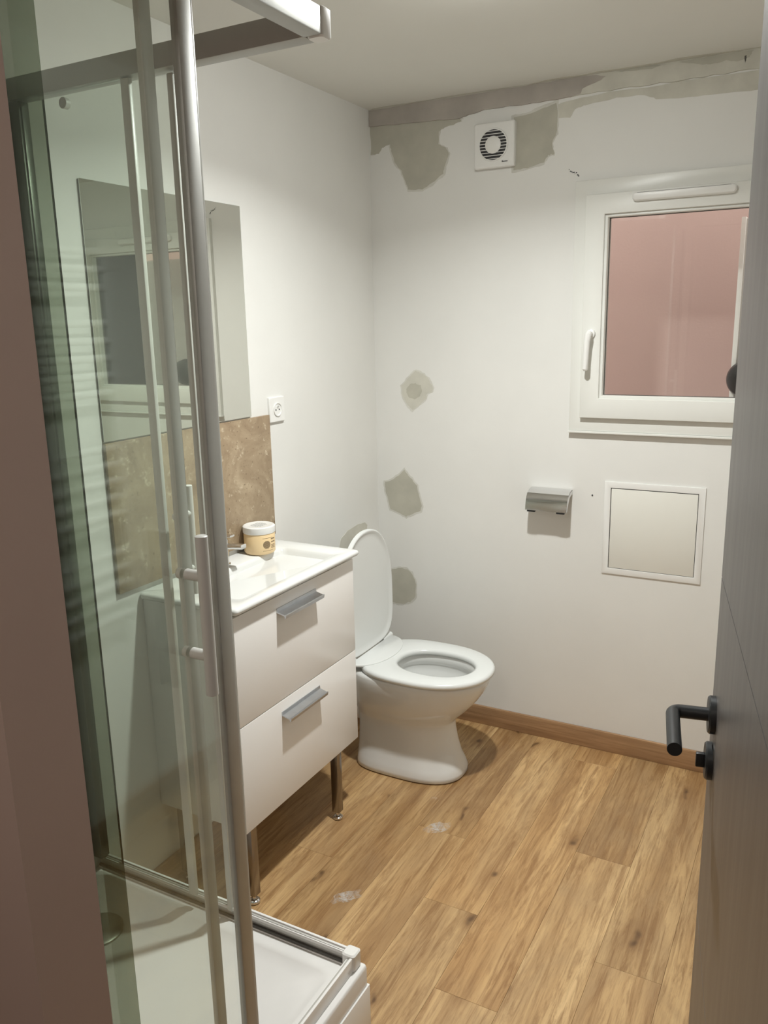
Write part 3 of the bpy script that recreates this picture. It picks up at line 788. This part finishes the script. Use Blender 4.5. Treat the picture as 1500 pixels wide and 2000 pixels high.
# ------------------------------------------------------------------ shower
TX, TY1, TZ = .806, -1.552, .212       # tray outer corner, rim height
tray = thing('shower_tray', 'raised white shower tray in the near left corner', 'shower tray', (.4, -1.9, 0))
tr = [rr(.0008, TX, YF + .0008, TY1, .006, .160), rr(.0008, TX, YF + .0008, TY1, .006, .203), rr(.0008, TX - .0015, YF + .0008, TY1 - .0015, .006, .2100), rr(.0008, TX - .004, YF + .0008, TY1 - .004, .006, TZ),
      rr(.045, TX - .055, YF + .045, TY1 - .055, .03, TZ), rr(.052, TX - .062, YF + .052, TY1 - .062, .03, .207), rr(.075, TX - .085, YF + .075, TY1 - .085, .04, .192), rr(.30, TX - .3, YF + .3, TY1 - .3, .02, .188)]
tray_b = finish('tray_basin', loft(bmesh.new(), tr), 'acrylic', tray, angle=50)
bp = bmesh.new(); box(bp, .001, TX + .004, YF + .001, TY1 + .002, 0.0005, .1585, bev=.0015)
finish('tray_plinth', bp, 'acrylic', tray)
finish('drain_cover', lathe(bmesh.new(), [(0, -.002), (.058, -.002), (.058, .003), (.052, .0065), (.03, .008), (0, .0085)], (.165, -1.735, .1925), n=44), 'drain', tray)

sw = thing('shower_enclosure', 'glass corner shower enclosure with sliding doors pushed open', 'shower', (.4, -1.9, TZ))
RX, RY = .776, -1.578                    # centre lines of the front (x) and far (y) sides
ZT0, ZT1 = 2.082, 2.126
ZB = TZ + .001
# bottom rails: U channels, top rails: boxes
def rail_x(bm_, x0, x1, yc, z0, z1, part):   # along x
    if part == 'rail':
        box(bm_, x0, x1, yc + .009, yc + .015, z0, z1, .001); box(bm_, x0, x1, yc - .004, yc + .009, z0, z0 + .003, .0005)
    elif part == 'channel':
        box(bm_, x0, x1, yc + .0035, yc + .0088, z0 + .0035, z1 - .003, .0006)
    elif part == 'lip':
        box(bm_, x0, x1, yc + .0005, yc + .0034, z0 + .024, z1 - .0045, .0006)
    elif part == 'foot':
        box(bm_, x0, x1, yc - .002, yc + .0034, z0 + .0032, z0 + .010, .0006)
    else:
        box(bm_, x0, x1, yc - .018, yc + .018, z0, z1, .0025)
    return bm_
def swap(bm_, f):
    for v_ in bm_.verts: v_.co = Vector(f(v_.co))
    return bm_
SW = lambda c: (RX + c.y, c.x, c.z)
r1 = finish('bottom_rail', rail_x(bmesh.new(), .004, RX - .012, RY, ZB, ZB + .036, 'rail'), 'acrylic', sw); r1['label'] = 'bottom rail on the vanity side'
r2 = finish('bottom_rail', swap(rail_x(bmesh.new(), YF + .004, RY - .012, 0, ZB, ZB + .036, 'rail'), SW), 'acrylic', sw); r2['label'] = 'bottom rail on the open side'
for pt, mt_ in (('channel', 'channel'), ('lip', 'acrylic'), ('foot', 'gap')):
    finish('rail_' + pt, rail_x(bmesh.new(), .004, RX - .0145, RY, ZB, ZB + .036, pt), mt_, r1)
    finish('rail_' + pt, swap(rail_x(bmesh.new(), YF + .004, RY - .0145, 0, ZB, ZB + .036, pt), SW), mt_, r2)
finish('top_rail', rail_x(bmesh.new(), .004, RX - .014, RY, ZT0, ZT1, 'top'), 'alu', sw)
finish('top_rail', swap(rail_x(bmesh.new(), YF + .004, RY - .014, 0, ZT0, ZT1, 'top'), lambda c: (RX + c.y, c.x, c.z)), 'alu', sw)
def cap(z0, z1):
    return loft(bmesh.new(), [[(x, y, z) for x, y in roundrect(RX - .0135 + i, RX + .0195 - i, RY - .0135 + i, RY + .0195 - i, .007, 4)] for z, i in ((z0, .002), (z0 + .003, 0), (z1 - .003, 0), (z1, .003))])
finish('corner_cap', cap(ZB, ZB + .041), 'plastic', sw); finish('corner_cap', cap(ZT0 - .002, ZT1 + .003), 'plastic', sw)
# wall profiles
finish('wall_profile', B(.0005, .030, RY - .014, RY + .014, ZB + .037, ZT0 - .0005, bev=.002), 'dark_alu', sw)
finish('wall_profile', B(RX - .014, RX + .014, YF + .0005, YF + .028, ZB + .037, ZT0 - .0005, bev=.002), 'dark_alu', sw)
finish('seal_strip', B(RX + .011, RX + .0135, YF + .0285, YF + .078, ZB + .037, ZT0 - .0005), 'smoked', sw, smooth=False)['label'] = 'smoked translucent seal strip'
# fixed panels (inner track)
GZ0, GZ1 = ZB + .022, ZT0 + .004
fp = finish('fixed_panel', B(RX - .010, RX - .004, YF + .0285, -1.985, ZB + .037, ZT0 - .0008), 'glass', sw, smooth=False)
finish('edge_profile', B(RX - .0125, RX - .0015, -2.004, -1.982, ZB + .037, ZT0 - .0008, bev=.002), 'seal', fp)
fp = finish('fixed_panel', B(.0305, .340, RY - .010, RY - .004, ZB + .037, ZT0 - .0008), 'glass', sw, smooth=False)
finish('edge_profile', B(.326, .348, RY - .0125, RY - .0015, ZB + .037, ZT0 - .0008, bev=.002), 'seal', fp)
# sliding doors (outer track), pushed open
dz0, dz1 = ZB + .016, ZT0 - .004
sd = finish('sliding_door', B(RX + .003, RX + .009, -2.212, -1.93, dz0 + .004, dz1), 'glass', sw, smooth=False)
sd['label'] = 'sliding glass door on the open side'
finish('edge_profile', B(RX - .001, RX + .0135, -1.948, -1.918, dz0 + .004, dz1, bev=.003), 'alu', sd)
finish('magnet_strip', B(RX + .0025, RX + .0095, -1.918, -1.911, dz0 + .004, dz1, bev=.001), 'seal', sd)
sd2 = finish('sliding_door', B(.085, .438, RY + .003, RY + .009, dz0 + .004, dz1), 'glass', sw, smooth=False)
sd2['label'] = 'sliding glass door on the vanity side'
finish('edge_profile', B(.434, .450, RY - .001, RY + .0135, dz0 + .004, dz1, bev=.003), 'seal', sd2)
# bar handles
def bar_handle(door_, c, axis, zc, L=.25, sp_=.125):
    ax = Vector(axis); c = Vector(c)
    b = bmesh.new(); p = c + ax * .042
    tube(b, [p + Vector((0, 0, zc - L / 2)), p + Vector((0, 0, zc - L / 2 + .001)), p + Vector((0, 0, zc + L / 2 - .001)), p + Vector((0, 0, zc + L / 2))], [.008, .0095, .0095, .008], 20)
    hd = finish('handle_bar', b, 'satin', door_)
    for s in (-1, 1):
        z = Vector((0, 0, zc + s * sp_ / 2))
        finish('handle_post', tube(bmesh.new(), [c + z + ax * .0095, c + z + ax * .038], .0085, 18), 'satin', hd)
        finish('handle_knob', tube(bmesh.new(), [c + z + ax * .0025, c + z - ax * .006, c + z - ax * .008], [.0085, .0085, .006], 18), 'plastic', hd)
bar_handle(sd, (RX, -2.008, 0), (1, 0, 0), 1.185)
bar_handle(sd2, (.372, RY, 0), (0, 1, 0), 1.14)
# rollers
for (x, y) in ((RX + .006, -1.99), (RX + .006, -2.14)):
    finish('roller', tube(bmesh.new(), [(x - .016, y, ZT0 - .022), (x - .004, y, ZT0 - .022)], .011, 16), 'plastic', sd)
for x in (.39, .16):
    finish('roller', tube(bmesh.new(), [(x, RY - .010, ZT0 - .022), (x, RY + .002, ZT0 - .022)], .011, 16), 'plastic', sd2)

# ------------------------------------------------------------------ dust marks on the floor
for (cx, cy, s_, seed) in ((.505, -1.155, .055, 1), (.60, -.735, .06, 2)):
    rnd = random.Random(seed)
    pts = []
    for k in range(20):
        a = 2 * PI * k / 20; r = s_ * rnd.uniform(.7, 1.15)
        u_, v_ = r * math.cos(a), r * .42 * math.sin(a)
        pts.append((cx + u_ * .62 - v_ * .78, cy + u_ * .78 + v_ * .62))
    o = finish('plaster_dust', prism(bmesh.new(), pts, lambda p: (p[0], p[1], .0003), lambda p: (p[0], p[1], .0006)), 'scuff', None, (cx, cy, 0), smooth=False)
    tag(o, ['white plaster dust smear on the floor in front of the vanity', 'faint pale dust on the floor near the toilet'][seed - 1], 'dust', kind='stuff')
